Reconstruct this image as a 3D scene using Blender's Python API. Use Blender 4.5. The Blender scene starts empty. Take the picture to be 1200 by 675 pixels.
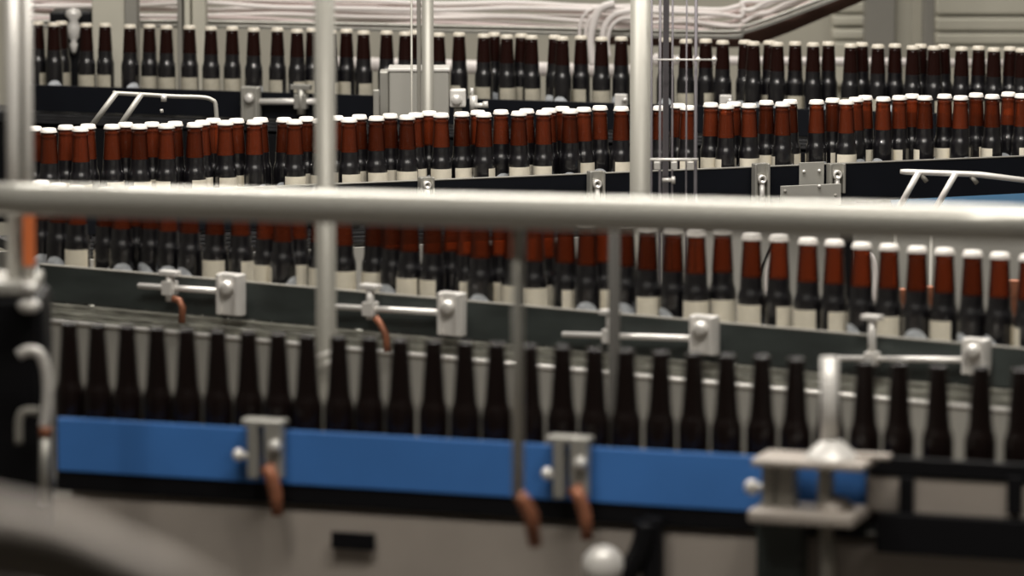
import bpy, bmesh, math, random
from mathutils import Vector, Matrix
R = random.Random(7)
S = bpy.context.scene
COL = S.collection
PI = math.pi

# ------------------------------------------------------------------ camera
FPX = 5640.0                       # focal length in pixels of the 1200 px frame
CZ = 2.137
PITCH = math.atan((337.5 + 412) / FPX)
CAM = Vector((0, 0, CZ))
FWD = Vector((0, math.cos(PITCH), -math.sin(PITCH)))
UP = Vector((0, math.sin(PITCH), math.cos(PITCH)))
RIGHT = Vector((1, 0, 0))
cd = bpy.data.cameras.new('camera'); cam = bpy.data.objects.new('camera', cd); COL.objects.link(cam)
cam.location = CAM; cam.rotation_euler = (PI / 2 - PITCH, 0, 0)
cd.sensor_width = 36; cd.lens = FPX * 36 / 1200; cd.clip_end = 100
cd.dof.use_dof = True; cd.dof.focus_distance = 10.6; cd.dof.aperture_fstop = 4.6
S.camera = cam

def ray(px, py): return FWD + RIGHT * ((px - 600) / FPX) + UP * ((337.5 - py) / FPX)
def on_z(px, py, z):
    d = ray(px, py); return CAM + d * ((z - CZ) / d.z)
def at(px, py, Y):
    d = ray(px, py); return CAM + d * (Y / d.y)
def scale_at(p): return FPX / (p - CAM).dot(FWD)      # pixels per metre

# ------------------------------------------------------------------ materials
def principled(name, color, rough=.5, metal=0., noise=0., nscale=20., bump=0., coat=0., stretch=None, spec=.5):
    m = bpy.data.materials.new(name); m.use_nodes = True
    nt = m.node_tree; b = nt.nodes['Principled BSDF']
    b.inputs['Roughness'].default_value = rough; b.inputs['Metallic'].default_value = metal
    b.inputs['Coat Weight'].default_value = coat; b.inputs['Coat Roughness'].default_value = .04; b.inputs['Specular IOR Level'].default_value = spec
    b.inputs['Base Color'].default_value = (*color, 1)
    if noise or bump:
        tc = nt.nodes.new('ShaderNodeTexCoord'); mp = nt.nodes.new('ShaderNodeMapping')
        nz = nt.nodes.new('ShaderNodeTexNoise'); nz.inputs['Scale'].default_value = nscale; nz.inputs['Detail'].default_value = 4
        if stretch: mp.inputs['Scale'].default_value = stretch
        nt.links.new(tc.outputs['Object'], mp.inputs['Vector']); nt.links.new(mp.outputs['Vector'], nz.inputs['Vector'])
        if noise:
            cr = nt.nodes.new('ShaderNodeValToRGB')
            cr.color_ramp.elements[0].position = .3; cr.color_ramp.elements[1].position = .7
            cr.color_ramp.elements[0].color = (*[c * (1 - noise) for c in color], 1)
            cr.color_ramp.elements[1].color = (*[min(1, c * (1 + noise * .6)) for c in color], 1)
            nt.links.new(nz.outputs['Fac'], cr.inputs['Fac']); nt.links.new(cr.outputs['Color'], b.inputs['Base Color'])
        if bump:
            bp = nt.nodes.new('ShaderNodeBump'); bp.inputs['Strength'].default_value = bump; bp.inputs['Distance'].default_value = .004
            nt.links.new(nz.outputs['Fac'], bp.inputs['Height']); nt.links.new(bp.outputs['Normal'], b.inputs['Normal'])
    return m

def glass_mat(name, tint, diff, transp):
    """amber bottle glass: tinted see-through wall + a little scattered colour + clear gloss"""
    m = bpy.data.materials.new(name); m.use_nodes = True
    nt = m.node_tree; nt.nodes.remove(nt.nodes['Principled BSDF']); out = nt.nodes['Material Output']
    N = nt.nodes.new; K = nt.links.new
    oi = N('ShaderNodeObjectInfo'); mr = N('ShaderNodeMapRange'); mr.inputs['To Min'].default_value = .55; mr.inputs['To Max'].default_value = 1.25
    K(oi.outputs['Random'], mr.inputs['Value'])
    # light crosses more glass where the wall is seen edge-on
    lw = N('ShaderNodeLayerWeight'); lw.inputs['Blend'].default_value = .5
    cr = N('ShaderNodeValToRGB'); e = cr.color_ramp.elements
    e[0].position = .1; e[0].color = (1, 1, 1, 1); e[1].position = .75; e[1].color = (.22, .13, .10, 1)
    K(lw.outputs['Facing'], cr.inputs['Fac'])
    def mul(col):
        v = N('ShaderNodeMixRGB'); v.blend_type = 'MULTIPLY'; v.inputs[0].default_value = 1; v.inputs[1].default_value = (*col, 1)
        K(cr.outputs['Color'], v.inputs[2]); v2 = N('ShaderNodeVectorMath'); v2.operation = 'SCALE'
        K(v.outputs[0], v2.inputs[0]); K(mr.outputs['Result'], v2.inputs['Scale']); return v2.outputs[0]
    tr = N('ShaderNodeBsdfTransparent'); K(mul(tint), tr.inputs['Color'])
    df = N('ShaderNodeBsdfDiffuse'); K(mul(diff), df.inputs['Color'])
    gl = N('ShaderNodeBsdfGlossy'); gl.inputs['Roughness'].default_value = .08
    m1 = N('ShaderNodeMixShader'); m1.inputs[0].default_value = transp
    m2 = N('ShaderNodeMixShader'); fr = N('ShaderNodeFresnel'); fr.inputs['IOR'].default_value = 1.45
    K(df.outputs[0], m1.inputs[1]); K(tr.outputs[0], m1.inputs[2])
    K(fr.outputs[0], m2.inputs[0]); K(m1.outputs[0], m2.inputs[1]); K(gl.outputs[0], m2.inputs[2])
    K(m2.outputs[0], out.inputs['Surface'])
    return m

M = {}
M['neck'] = glass_mat('amber_glass_headspace', (.74, .25, .08), (.155, .031, .012), .5)
M['body'] = principled('amber_glass_full', (.004, .0035, .005), .30, 0, coat=1.0, spec=1.0)
M['shadeneck'] = principled('amber_glass_neck_shaded', (.014, .0045, .0035), .2, spec=.3)  # back-row necks: shade of the backlit row put into the glass colour
M['shadeglass'] = principled('brown_glass_shaded', (.006, .0032, .0028), .28, coat=.6, spec=.2)  # front row stands backlit in shadow; that shade is in this colour
M['cap'] = principled('crown_cap_white', (.90, .86, .80), .4)
M['capshade'] = principled('crown_cap_white_shaded', (.72, .66, .55), .35)  # back-row caps: white cap toned down for the dimmer light there
M['paper'] = principled('cream_label_paper', (.80, .74, .60), .7, noise=.08, nscale=60)
M['papershade'] = principled('cream_label_paper_shaded', (.42, .39, .31), .7, noise=.15, nscale=60)  # back-row labels: cream paper darkened to stand in for weaker light
M['paper2'] = principled('white_label_paper', (.58, .61, .64), .6, noise=.4, nscale=90)
M['steel'] = principled('brushed_steel', (.42, .41, .37), .45, .6, noise=.10, nscale=30, stretch=(1, 1, .05))
M['rail'] = principled('polished_steel_tube', (.52, .51, .46), .33, .55)
M['white_steel'] = principled('pale_painted_steel', (.72, .70, .66), .35, .2, noise=.05)
M['plate'] = principled('dark_green_grey_plastic', (.040, .049, .046), .45, noise=.35, nscale=9, stretch=(1, 1, 3))
M['black'] = principled('black_plastic', (.004, .004, .005), .5, spec=.2)
M['blackblue'] = principled('black_guide_plastic', (.004, .005, .008), .5, noise=.2, nscale=8, spec=.2)
M['blue'] = principled('blue_guide_plastic', (.045, .165, .46), .5, noise=.12, nscale=6)
M['cyan'] = principled('pale_blue_plastic', (.01, .055, .11), .7, spec=.2)
M['frame'] = principled('beige_steel_frame', (.36, .32, .28), .55, .2, noise=.15, nscale=5)
M['panel'] = principled('grey_steel_panel', (.46, .45, .41), .45, .35, noise=.12, nscale=6)
M['chain'] = principled('grey_chain_links', (.36, .36, .31), .5, .2, noise=.5, nscale=22, bump=.8, stretch=(1, 1, 6))
M['chaindark'] = principled('dark_chain_links', (.02, .02, .022), .5, noise=.4, nscale=40)
M['copper'] = principled('rusty_copper_steel', (.30, .115, .06), .5, .3, noise=.35, nscale=40)
M['orange'] = principled('orange_plastic', (.55, .14, .04), .5)
M['brown'] = principled('brown_tray_paint', (.21, .115, .088), .55, noise=.25, nscale=12)
M['cable'] = principled('white_cable_sheath', (.80, .75, .72), .45)
M['cablepink'] = principled('pinkish_cable_sheath', (.70, .58, .56), .45)
M['wire'] = principled('grey_wire_rope', (.15, .14, .15), .5, .4)
M['wall'] = principled('beige_wall_paint', (.44, .42, .35), .8, noise=.06, nscale=3)
M['wall_light'] = principled('cream_cladding', (.55, .53, .44), .7, noise=.05, nscale=3)
M['greypost'] = principled('grey_painted_steel', (.25, .24, .21), .6, noise=.1, nscale=4)
M['beigepost'] = principled('beige_painted_steel', (.50, .48, .40), .6, noise=.1, nscale=4)
M['post'] = principled('grey_post_paint', (.33, .32, .28), .45, .25, noise=.05, nscale=6)
M['dullpost'] = principled('dull_post_paint', (.055, .052, .046), .7, spec=.2)
M['hallwall'] = principled('dim_hall_wall', (.16, .155, .14), .9)
M['floor'] = principled('sealed_concrete', (.09, .08, .07), .6, noise=.2, nscale=3)
M['ceiling'] = principled('ceiling_paint', (.22, .22, .2), .9)
M['box'] = principled('grey_enamel_box', (.44, .43, .39), .4, .3)
M['bright'] = principled('bright_zinc', (.78, .76, .72), .28, .35)

# ------------------------------------------------------------------ mesh builder
class MB:
    def __init__(s): s.bm = bmesh.new(); s.mats = []
    def _mi(s, m):
        if m is None: return 0
        if m not in s.mats: s.mats.append(m)
        return s.mats.index(m)
    def box(s, c, size, rot=None, bev=0.0, m=None):
        t = bmesh.new(); bmesh.ops.create_cube(t, size=1)
        for v in t.verts: v.co = Vector((v.co.x * size[0], v.co.y * size[1], v.co.z * size[2]))
        if bev: bmesh.ops.bevel(t, geom=list(t.edges), offset=bev, segments=2, affect='EDGES', profile=.5)
        if rot is not None: bmesh.ops.transform(t, matrix=rot.to_4x4(), verts=t.verts)
        bmesh.ops.translate(t, vec=Vector(c), verts=t.verts)
        s._merge(t, m); return s
    def _merge(s, t, m):
        mi = s._mi(m)
        vm = {v: s.bm.verts.new(v.co) for v in t.verts}
        for f in t.faces:
            try:
                nf = s.bm.faces.new([vm[v] for v in f.verts]); nf.material_index = mi; nf.smooth = f.smooth
            except ValueError: pass
        t.free()
    def tube(s, pts, r, n=12, m=None, cap=True):
        pts = [Vector(p) for p in pts]; mi = s._mi(m)
        rs = r if isinstance(r, (list, tuple)) else [r] * len(pts)
        rings = []; prev = None
        for i, p in enumerate(pts):
            a = pts[max(i - 1, 0)]; b = pts[min(i + 1, len(pts) - 1)]
            t = (b - a).normalized()
            if prev is None:
                ref = Vector((0, 0, 1)) if abs(t.z) < .9 else Vector((1, 0, 0))
                u = t.cross(ref).normalized()
            else:
                u = (prev - t * prev.dot(t)).normalized()
            prev = u; w = t.cross(u)
            rings.append([s.bm.verts.new(p + (u * math.cos(2 * PI * k / n) + w * math.sin(2 * PI * k / n)) * rs[i]) for k in range(n)])
        for a, b in zip(rings, rings[1:]):
            for k in range(n):
                f = s.bm.faces.new((a[k], a[(k + 1) % n], b[(k + 1) % n], b[k])); f.smooth = True; f.material_index = mi
        if cap:
            for rg in (rings[0][::-1], rings[-1]):
                f = s.bm.faces.new(rg); f.material_index = mi
        return s
    def lathe(s, prof, n=24, c=(0, 0, 0), axis=None, m=None, mfun=None):
        """prof: list of (r, z); axis: rotation matrix"""
        c = Vector(c); rings = []
        for r, z in prof:
            if r < 1e-6:
                v = Vector((0, 0, z)); v = axis @ v if axis is not None else v
                rings.append([s.bm.verts.new(c + v)])
            else:
                rg = []
                for k in range(n):
                    v = Vector((r * math.cos(2 * PI * k / n), r * math.sin(2 * PI * k / n), z))
                    if axis is not None: v = axis @ v
                    rg.append(s.bm.verts.new(c + v))
                rings.append(rg)
        for i, (a, b) in enumerate(zip(rings, rings[1:])):
            mm = mfun((prof[i][1] + prof[i + 1][1]) / 2) if mfun else m
            mi = s._mi(mm)
            for k in range(n):
                k2 = (k + 1) % n
                if len(a) == 1 and len(b) == 1: continue
                if len(a) == 1: vs = (a[0], b[k2], b[k])
                elif len(b) == 1: vs = (a[k], a[k2], b[0])
                else: vs = (a[k], a[k2], b[k2], b[k])
                f = s.bm.faces.new(vs); f.smooth = True; f.material_index = mi
        return s
    def grid(s, fn, nu, nv, m=None):
        mi = s._mi(m)
        vs = [[s.bm.verts.new(fn(i / nu, j / nv)) for j in range(nv + 1)] for i in range(nu + 1)]
        for i in range(nu):
            for j in range(nv):
                f = s.bm.faces.new((vs[i][j], vs[i + 1][j], vs[i + 1][j + 1], vs[i][j + 1])); f.smooth = True; f.material_index = mi
        return s
    def build(s, name, mat, parent=None, origin=None):
        bmesh.ops.recalc_face_normals(s.bm, faces=s.bm.faces)
        me = bpy.data.meshes.new(name)
        if origin is not None: bmesh.ops.translate(s.bm, vec=-Vector(origin), verts=s.bm.verts)
        s.bm.to_mesh(me); s.bm.free()
        for mm in ([x for x in s.mats] or [mat]): me.materials.append(mm)
        o = bpy.data.objects.new(name, me); COL.objects.link(o)
        if parent is not None: o.parent = parent
        if origin is not None: o.location = Vector(origin)
        return o

def tag(o, label=None, cat=None, group=None, kind=None):
    if label: o['label'] = label
    if cat: o['category'] = cat
    if group: o['group'] = group
    if kind: o['kind'] = kind
    return o
def empty(name, loc=(0, 0, 0), rz=0, label=None, cat=None, group=None):
    o = bpy.data.objects.new(name, None); COL.objects.link(o); o.location = loc; o.rotation_euler.z = rz
    o.empty_display_size = .05
    return tag(o, label, cat, group)
def part(mb, name, mat, root, under=None):
    """world-space mesh parented under a root that sits at its base"""
    o = mb.build(name, mat)
    o.parent = under if under is not None else root
    me = o.data
    inv = Matrix.Rotation(-root.rotation_euler.z, 4, 'Z') @ Matrix.Translation(-Vector(root.location))
    me.transform(inv)
    return o
def copy_tree(o, parent=None):
    c = o.copy(); COL.objects.link(c)
    if parent is not None: c.parent = parent
    for ch in o.children: copy_tree(ch, c)
    return c

# ------------------------------------------------------------------ bottles
D = .0480; BELT = .90; HB = .237; ZC = BELT + HB
PROF = [(0, .004), (.016, .003), (.0210, .000), (.0232, .003), (.0240, .008), (.0240, .121), (.0239, .126), (.0236, .130), (.0230, .1335),
        (.0222, .1365), (.0211, .1395), (.0202, .143), (.0197, .148), (.0195, .155), (.0193, .1635), (.0192, .165), (.0185, .177), (.0174, .195), (.0164, .211), (.0159, .216),
        (.0164, .2175), (.0165, .221), (.0155, .223), (.0150, .226), (.0153, .2285), (.0147, .2312), (.0132, .2325), (.0118, .2322), (.0110, .230), (0, .229)]
PROF_OPEN = [(0, .004), (.016, .003), (.0205, .000), (.0222, .003), (.0228, .008), (.0229, .119), (.0227, .125), (.0221, .130), (.0210, .1345), (.0196, .1385),
        (.0184, .142), (.0176, .148), (.0168, .158), (.0158, .175), (.0145, .195), (.0133, .211), (.0127, .216),
        (.0133, .218), (.0134, .221), (.0126, .223), (.0123, .226), (.0127, .2285), (.0122, .2312), (.0110, .2325), (.0098, .2322), (.0092, .230), (0, .229)]
NUMW = ['first', 'second', 'third', 'fourth', 'fifth', 'sixth', 'seventh', 'eighth', 'ninth', 'tenth', 'eleventh', 'twelfth',
        'thirteenth', 'fourteenth', 'fifteenth', 'sixteenth', 'seventeenth', 'eighteenth', 'nineteenth', 'twentieth']

def label_mesh(a0, a1, z0, z1, arch, name, mat, parent):
    mb = MB(); r = .0245
    def fn(u, v):
        a = a0 + (a1 - a0) * u
        top = z1 - arch * (abs(2 * u - 1) ** 2.2)
        z = z0 + (top - z0) * v
        return Vector((r * math.cos(a), r * math.sin(a), z))
    mb.grid(fn, 14, 4)
    return mb.build(name, mat, parent)

def make_bottle(neck, capmat, labels=True, paper='paper', ztop=.1165):
    root = empty('beer_bottle')
    mb = MB()
    mb.lathe([(r, z) for r, z in (PROF if capmat else PROF_OPEN)], 24, mfun=lambda z: M['body'] if (z < .164 and neck != M['shadeglass']) else neck)
    mb.build('glass', neck, root)
    if capmat:
        cp = MB(); prof = []
        n = 24
        cp.lathe([(.0172, .2278), (.0175, .2292), (.0164, .2315), (.0158, .2350), (.0140, .2370), (.0, .2377)], 42)
        for v in cp.bm.verts:                      # crimped skirt of a crown cap
            pass
            if v.co.z < .230:
                a = math.atan2(v.co.y, v.co.x); k = 1 + .035 * math.cos(21 * a); v.co.x *= k; v.co.y *= k
        cp.build('crown_cap', capmat, root)
    if labels:
        label_mesh(-1.15, 1.15, .030, ztop, .0, 'back_label', M[paper], root)
        label_mesh(PI - 1.1, PI + 1.1, .030, ztop - .016, .024, 'front_label', M['paper2'], root)
    return root

def lerp_poly(poly, x):
    for (x0, y0), (x1, y1) in zip(poly, poly[1:]):
        if x <= x1 or (x1, y1) == poly[-1]:
            return y0 + (y1 - y0) * (x - x0) / (x1 - x0)
ROWS = {   # cap-top line of each conveyor in the picture, on the plane z = ZC
    'back': [(40, 25.5), (1200, 56.5)],
    'middle': [(40, 149), (1200, 108)],
    'third': [(40, 212), (1200, 298)],
    'front': [(80, 375), (1200, 429)],
}
def rowpt(row, px): return on_z(px, lerp_poly(ROWS[row], px), ZC)
class Line:
    """a conveyor's ground line: along() runs left to right, fwd is toward the camera"""
    def __init__(s, row):
        a = rowpt(row, ROWS[row][0][0]); b = rowpt(row, ROWS[row][-1][0])
        s.a = Vector((a.x, a.y, 0)); d = Vector((b.x - a.x, b.y - a.y, 0)); s.len = d.length
        s.t = d.normalized(); s.fwd = Vector((s.t.y, -s.t.x, 0)); s.ang = math.atan2(s.t.y, s.t.x)
        s.rot = Matrix.Rotation(s.ang, 3, 'Z')
    def P(s, l, off, z): return s.a + s.t * l + s.fwd * off + Vector((0, 0, z))
    def hit(s, px, py, off):
        """where the sight line of a pixel meets the upright plane `off` in front of the row"""
        d = ray(px, py); p0 = s.a + s.fwd * off
        k = (p0 - CAM).dot(s.fwd) / d.dot(s.fwd)
        return CAM + d * k
    def l_of(s, px, off):
        p = s.hit(px, 300, off); return (p - s.a).dot(s.t)
L = {k: Line(k) for k in ROWS}

POSTS = {'back': [(380, 'wide post'), (501, 'slim post'), (752, 'thick post')],
         'middle': [(380, 'wide post'), (752, 'thick post')],
         'third': [(380, 'wide post'), (607, 'thin post'), (722, 'short post')],
         'front': [(378, 'wide post'), (607, 'thin post'), (972, 'bracket pole')]}
POSTW = {380: 13, 378: 10, 501: 10, 752: 14, 607: 8, 722: 9, 972: 11}

def place_row(row, xs, proto, jit, text, group, first, D=D):
    line = L[row]; placed = []; res = []
    offs = [0]
    k = .002
    while k <= jit + 1e-9: offs += [k, -k]; k += .002
    for px in xs:
        best = None
        pref = (1 if len(placed) % 2 else -1) * R.uniform(.16, .34) * jit
        for o in sorted(offs, key=lambda q: abs(q - pref)):
            base = rowpt(row, px); d = Vector((base.x, base.y, 0)).normalized()
            p = Vector((base.x, base.y, 0)) - d * o
            if all((p - q).length >= D + .0013 for q in placed[-7:]): best = p; break
        if best is None: print('dropped', row, px); continue
        placed.append(best); res.append((px, best))
    marks = [(-999, None)] + POSTS[row]
    cnt = {}
    hid = {}
    for px, p in res:
        for mx, nm in POSTS[row]:
            if abs(px - mx) < POSTW[mx] - 3: hid[px] = nm
    used = {}
    for i, (px, p) in enumerate(res):
        o = proto if first[0] else copy_tree(proto)
        first[0] = False
        o.location = (p.x, p.y, BELT + .0006); u = R.random()      # labels turned toward the aisle more often than not
        o.rotation_euler.z = -PI / 2 + R.gauss(0, .6) if u < .45 else (PI / 2 + R.gauss(0, .6) if u < .7 else R.uniform(0, 2 * PI))
        if px in hid:
            used[hid[px]] = used.get(hid[px], 0) + 1
            w = '' if used[hid[px]] == 1 else NUMW[used[hid[px]] - 1] + ' '
            lab = f'{w}{text} mostly hidden behind the {hid[px]}'
        else:
            mk = [m for m in marks if m[0] < px][-1]
            nxt = [m for m in POSTS[row] if m[0] > px]
            right = [q for q, _ in res if mk[0] < q <= px and q not in hid]
            left = [q for q, _ in res if nxt and px <= q < nxt[0][0] and q not in hid]
            if nxt and (mk[1] is None and len(left) <= len(NUMW) and len(left) < len(right) or mk[1] and len(left) < len(right)):
                lab = f'{text}, {NUMW[len(left) - 1]} left of the {nxt[0][1]}'
            elif mk[1] is None:
                lab = f'{text}, {NUMW[len(right) - 1]} from its left end'
            elif not nxt and len(right) > 12:
                rr = [q for q, _ in res if q >= px]
                lab = f'{text}, {NUMW[len(rr) - 1]} from the right edge'
            else:
                lab = f'{text}, {NUMW[min(len(right), 20) - 1]} right of the {mk[1]}'
        tag(o, lab, 'bottle', group)

XS_BACK = [44, 63, 72, 101, 123, 152, 175, 195, 222, 247, 272, 297, 325, 348, 366, 387, 406, 426, 453, 475, 486, 514, 538, 567, 579, 594, 611, 623,
           650, 659, 681, 705, 728, 752, 780, 804, 827, 847, 873, 883, 902, 911, 932, 953, 971, 997, 1010, 1029, 1049, 1070, 1079, 1095, 1106, 1127, 1147, 1165, 1184, 1198]
XS_MID = [40, 57, 77, 94, 103, 117, 131, 147, 163, 178, 195, 205, 214, 228, 237, 250, 264, 277, 298, 305, 320, 333, 345, 359, 376, 394, 409, 421, 433, 441, 457,
          477, 487, 496, 503, 517, 523, 541, 560, 567, 587, 608, 617, 637, 643, 659, 668, 684, 703, 728, 752, 774, 795, 806, 833, 851, 860, 878, 898, 917, 926, 938,
          957, 976, 992, 1003, 1014, 1035, 1054, 1069, 1084, 1107, 1126, 1144, 1163, 1182, 1198]
XS_THIRD = [48, 68, 90, 107, 124, 142, 160, 176, 197, 222, 252, 282, 312, 331, 349, 376, 402, 439, 460, 480, 507, 531, 547, 563, 587, 603, 626, 640, 663, 688, 708, 733,
            759, 789, 816, 847, 881, 913, 947, 978, 1010, 1042, 1075, 1107, 1140, 1172, 1206]
XS_FRONT = [81, 114, 149, 184, 219, 255, 291, 326, 360, 397, 433, 469, 508, 545, 582, 620, 659, 697, 734, 774, 813, 852, 893, 933, 973, 1014, 1054, 1100, 1150, 1196]

b_mid = make_bottle(M['neck'], M['cap'])
f_ = [True]
place_row('middle', XS_MID, b_mid, .048, 'middle-row red-necked bottle with white cap', 'capped bottles on the middle conveyor', f_)
place_row('third', XS_THIRD, b_mid, .040, 'third-row red-necked bottle with paper label', 'capped bottles on the dark-railed third conveyor', f_)
b_back = make_bottle(M['shadeneck'], M['capshade'], paper='papershade', ztop=.099)
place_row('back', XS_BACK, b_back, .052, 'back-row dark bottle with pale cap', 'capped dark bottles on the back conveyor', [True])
b_front = make_bottle(M['shadeglass'], None, labels=False)
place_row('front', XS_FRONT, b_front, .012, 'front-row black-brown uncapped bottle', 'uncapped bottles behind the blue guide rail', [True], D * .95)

# ------------------------------------------------------------------ conveyors
def slab(mb, line, l0, l1, off0, off1, z0, z1, bev=0.0, m=None):
    c = line.P((l0 + l1) / 2, (off0 + off1) / 2, (z0 + z1) / 2)
    mb.box(c, (l1 - l0, abs(off1 - off0), z1 - z0), rot=line.rot, bev=bev, m=m); return mb

def conveyor(row, px0, px1, halfw, panelmat, chainmat, label, panel_bottom, lip=True, legs=True, chain_h=.02):
    ln = L[row]; l0 = ln.l_of(px0, 0); l1 = ln.l_of(px1, 0)
    root = empty('conveyor', ln.P((l0 + l1) / 2, 0, 0), ln.ang, label, 'conveyor')
    mb = MB(); slab(mb, ln, l0, l1, -halfw, halfw, BELT - chain_h, BELT, .002)
    for k in range(3 if not lip else 0):             # ridged chain edge
        z = BELT - .004 - k * (chain_h + .006) / 3
        slab(mb, ln, l0, l1, halfw - .002, halfw + .004 + .001 * (k % 2), z - (chain_h + .006) / 3 + .0015, z, .0015)
    part(mb, 'chain_belt', chainmat, root)
    for sgn, nm in ((1, 'side_panel'), (-1, 'side_panel')):
        mb = MB()
        slab(mb, ln, l0, l1, sgn * (halfw + .010), sgn * (halfw + .014), panel_bottom, BELT - chain_h - (.008 if lip else .016), .001)
        part(mb, nm, panelmat, root)
    if lip:
        mb = MB()
        mb.tube([ln.P(l0, halfw + .013, BELT - chain_h - .005), ln.P(l1, halfw + .013, BELT - chain_h - .005)], .0055, 10)
        part(mb, 'folded_lip', M['bright'], root)
        mb = MB()
        for k in range(4): slab(mb, ln, l0, l1, halfw + .003, halfw + .008 + .0015 * (k % 2), .892 + k * .0075, .8985 + k * .0075, .0012)
        part(mb, 'wear_strip', chainmat, root)
    mb = MB(); slab(mb, ln, l0, l1, -halfw - .009, halfw + .009, panel_bottom + .06, panel_bottom + .1)
    part(mb, 'cross_tray', M['greypost'], root)
    if legs:
        k = 4
        for i in range(k):
            a = l0 + (l1 - l0) * (i + .5) / k
            for sgn in (1, -1):
                mb = MB(); slab(mb, ln, a - .02, a + .02, sgn * (halfw - .04), sgn * (halfw + .0), 0, panel_bottom + .07, .003)
                part(mb, 'leg', M['greypost'], root)
    return root
conveyor('back', -30, 1235, .085, M['black'], M['chaindark'], 'far conveyor carrying the dark back row of bottles', .60, lip=False)
conveyor('middle', 5, 1240, .085, M['panel'], M['chaindark'], 'middle conveyor with grey side panel under the white-capped bottles', .55, lip=False)
conveyor('third', 28, 1240, .075, M['panel'], M['chain'], 'third conveyor with grey chain and pale folded lip behind front bottles', .55, chain_h=.008)
conveyor('front', 66, 1240, .034, M['frame'], M['chaindark'], 'nearest conveyor with beige steel side frame below the blue rail', .62, lip=False, chain_h=.008)

def guide(row, px0, px1, off, z0, z1, mat, label, edge=None, th=.008, name='guide_rail'):
    ln = L[row]; l0 = ln.l_of(px0, off); l1 = ln.l_of(px1, off)
    root = empty(name, ln.P((l0 + l1) / 2, off, z0), ln.ang, label, 'guide rail')
    mb = MB(); slab(mb, ln, l0, l1, off - th / 2, off + th / 2, z0, z1, .0015)
    part(mb, 'plate', mat, root)
    if edge:
        mb = MB(); slab(mb, ln, l0, l1, off - th / 2 - .001, off + th / 2 + .001, z1, z1 + .003, .001)
        part(mb, 'edge_strip', edge, root)
    return root
guide('back', 20, 1240, .090, .905, .975, M['blackblue'], 'black guide rail in front of the back row of bottles', None)
guide('middle', 20, 1240, .090, .915, 1.000, M['blackblue'], 'black guide rail with thin pale top edge before the middle row', M['steel'])
guide('third', 47, 1240, .080, .924, .990, M['plate'], 'dark green-grey guide plate in front of the labelled third row', M['greypost'])
guide('front', 66, 1018, .052, .917, .997, M['blue'], 'blue guide rail along the uncapped front bottles', None, th=.010)

def stand(root, x, Y, z1, w=.03, nm='stand'):
    mb = MB(); mb.box((x, Y, z1 / 2), (w, w, z1), bev=.002); part(mb, nm, M['greypost'], root)

# ------------------------------------------------------------------ guide-rail brackets on rods
def rod_bracket(row, off, rod, clamp, block, label, hook=None, mat=M['white_steel'], group='rod brackets on the dark guide plate'):
    """rod: ((x0,y0),(x1,y1)) ; clamp: (x, ytop, ybot) ; block: (x0, x1, y0, y1) all read off the picture and set on the row's upright plane"""
    ln = L[row]; H = lambda x, y, o=off: ln.hit(x, y, o)
    base = H((block[0] + block[1]) / 2, block[3])
    root = empty('rail_bracket', base, ln.ang, label, 'bracket', group)
    s = scale_at(base)
    mb = MB(); a, b = H(*rod[0]), H(*rod[1]); mb.tube([a, b], 3.6 / s, 14)
    part(mb, 'rod', M['bright'], root)
    mb = MB(); ct, cb = H(clamp[0], clamp[1], off + .004), H(clamp[0], clamp[2], off + .004)
    mb.tube([ct, cb], 5.0 / s, 12)
    mid = H(clamp[0], lerp_poly([rod[0], rod[1]], clamp[0]), off + .002)
    mb.box(mid, (15 / s, .024, 17 / s), rot=ln.rot, bev=.002)
    mb.box(ct, (24 / s, .022, 6 / s), rot=ln.rot, bev=.0015)
    clm = part(mb, 'clamp', mat, root)
    mb = MB()
    p0, p1 = H(block[0], block[2]), H(block[1], block[2]); q0 = H(block[0], block[3])
    w = (p1 - p0).length; h = (p0.z - q0.z)
    c = (p0 + p1) / 2; c.z = (p0.z + q0.z) / 2
    mb.box(c, (w, .020, h), rot=ln.rot, bev=.003)
    for k in (-1, 1):
        mb.box(c + ln.t * (k * w * .38) + ln.fwd * .006, (w * .16, .024, h * .96), rot=ln.rot, bev=.002)
    blk = part(mb, 'block', mat, root)
    mb = MB(); ax = Matrix.Rotation(PI / 2, 3, 'X'); ax = ln.rot @ ax
    mb.lathe([(0, .016), (w * .16, .016), (w * .24, .012), (w * .26, .006), (w * .26, 0), (0, 0)], 18, c + ln.fwd * .010 + Vector((0, 0, h * .18)), ax)
    part(mb, 'bolt', M['bright'], root, blk)
    if hook:
        mb = MB(); mb.tube([H(x, y, off + .012) for x, y in hook], 4.2 / s, 12)
        part(mb, 'hook', M['copper'], root, clm)
    return root
rod_bracket('third', .105, ((163, 335), (268, 342)), (199, 320, 353), (258, 285, 319, 368), 'rod bracket under white labels, leftmost on the dark guide plate',
            hook=[(203, 350), (210, 352), (214, 360), (213, 378)])
rod_bracket('third', .105, ((384, 359), (528, 367)), (434, 336, 374), (517, 544, 341, 392), 'rod bracket just right of the wide post on the dark guide plate',
            hook=[(440, 372), (446, 380), (452, 392), (454, 412)])
rod_bracket('third', .105, ((660, 392), (826, 397)), (715, 366, 398), (812, 841, 368, 414), 'long rod bracket crossing the short post on the dark guide plate')
rod_bracket('third', .105, ((983, 420), (1142, 422)), (1022, 372, 424), (1131, 1160, 395, 438), 'rod bracket near the right edge on the dark guide plate')
rod_bracket('back', .115, ((292, 119), (374, 119)), (353, 102, 134), (284, 305, 101, 142), 'small rod bracket on the black rail below the back row',
            mat=M['steel'], group='brackets on the back guide rail')

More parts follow.
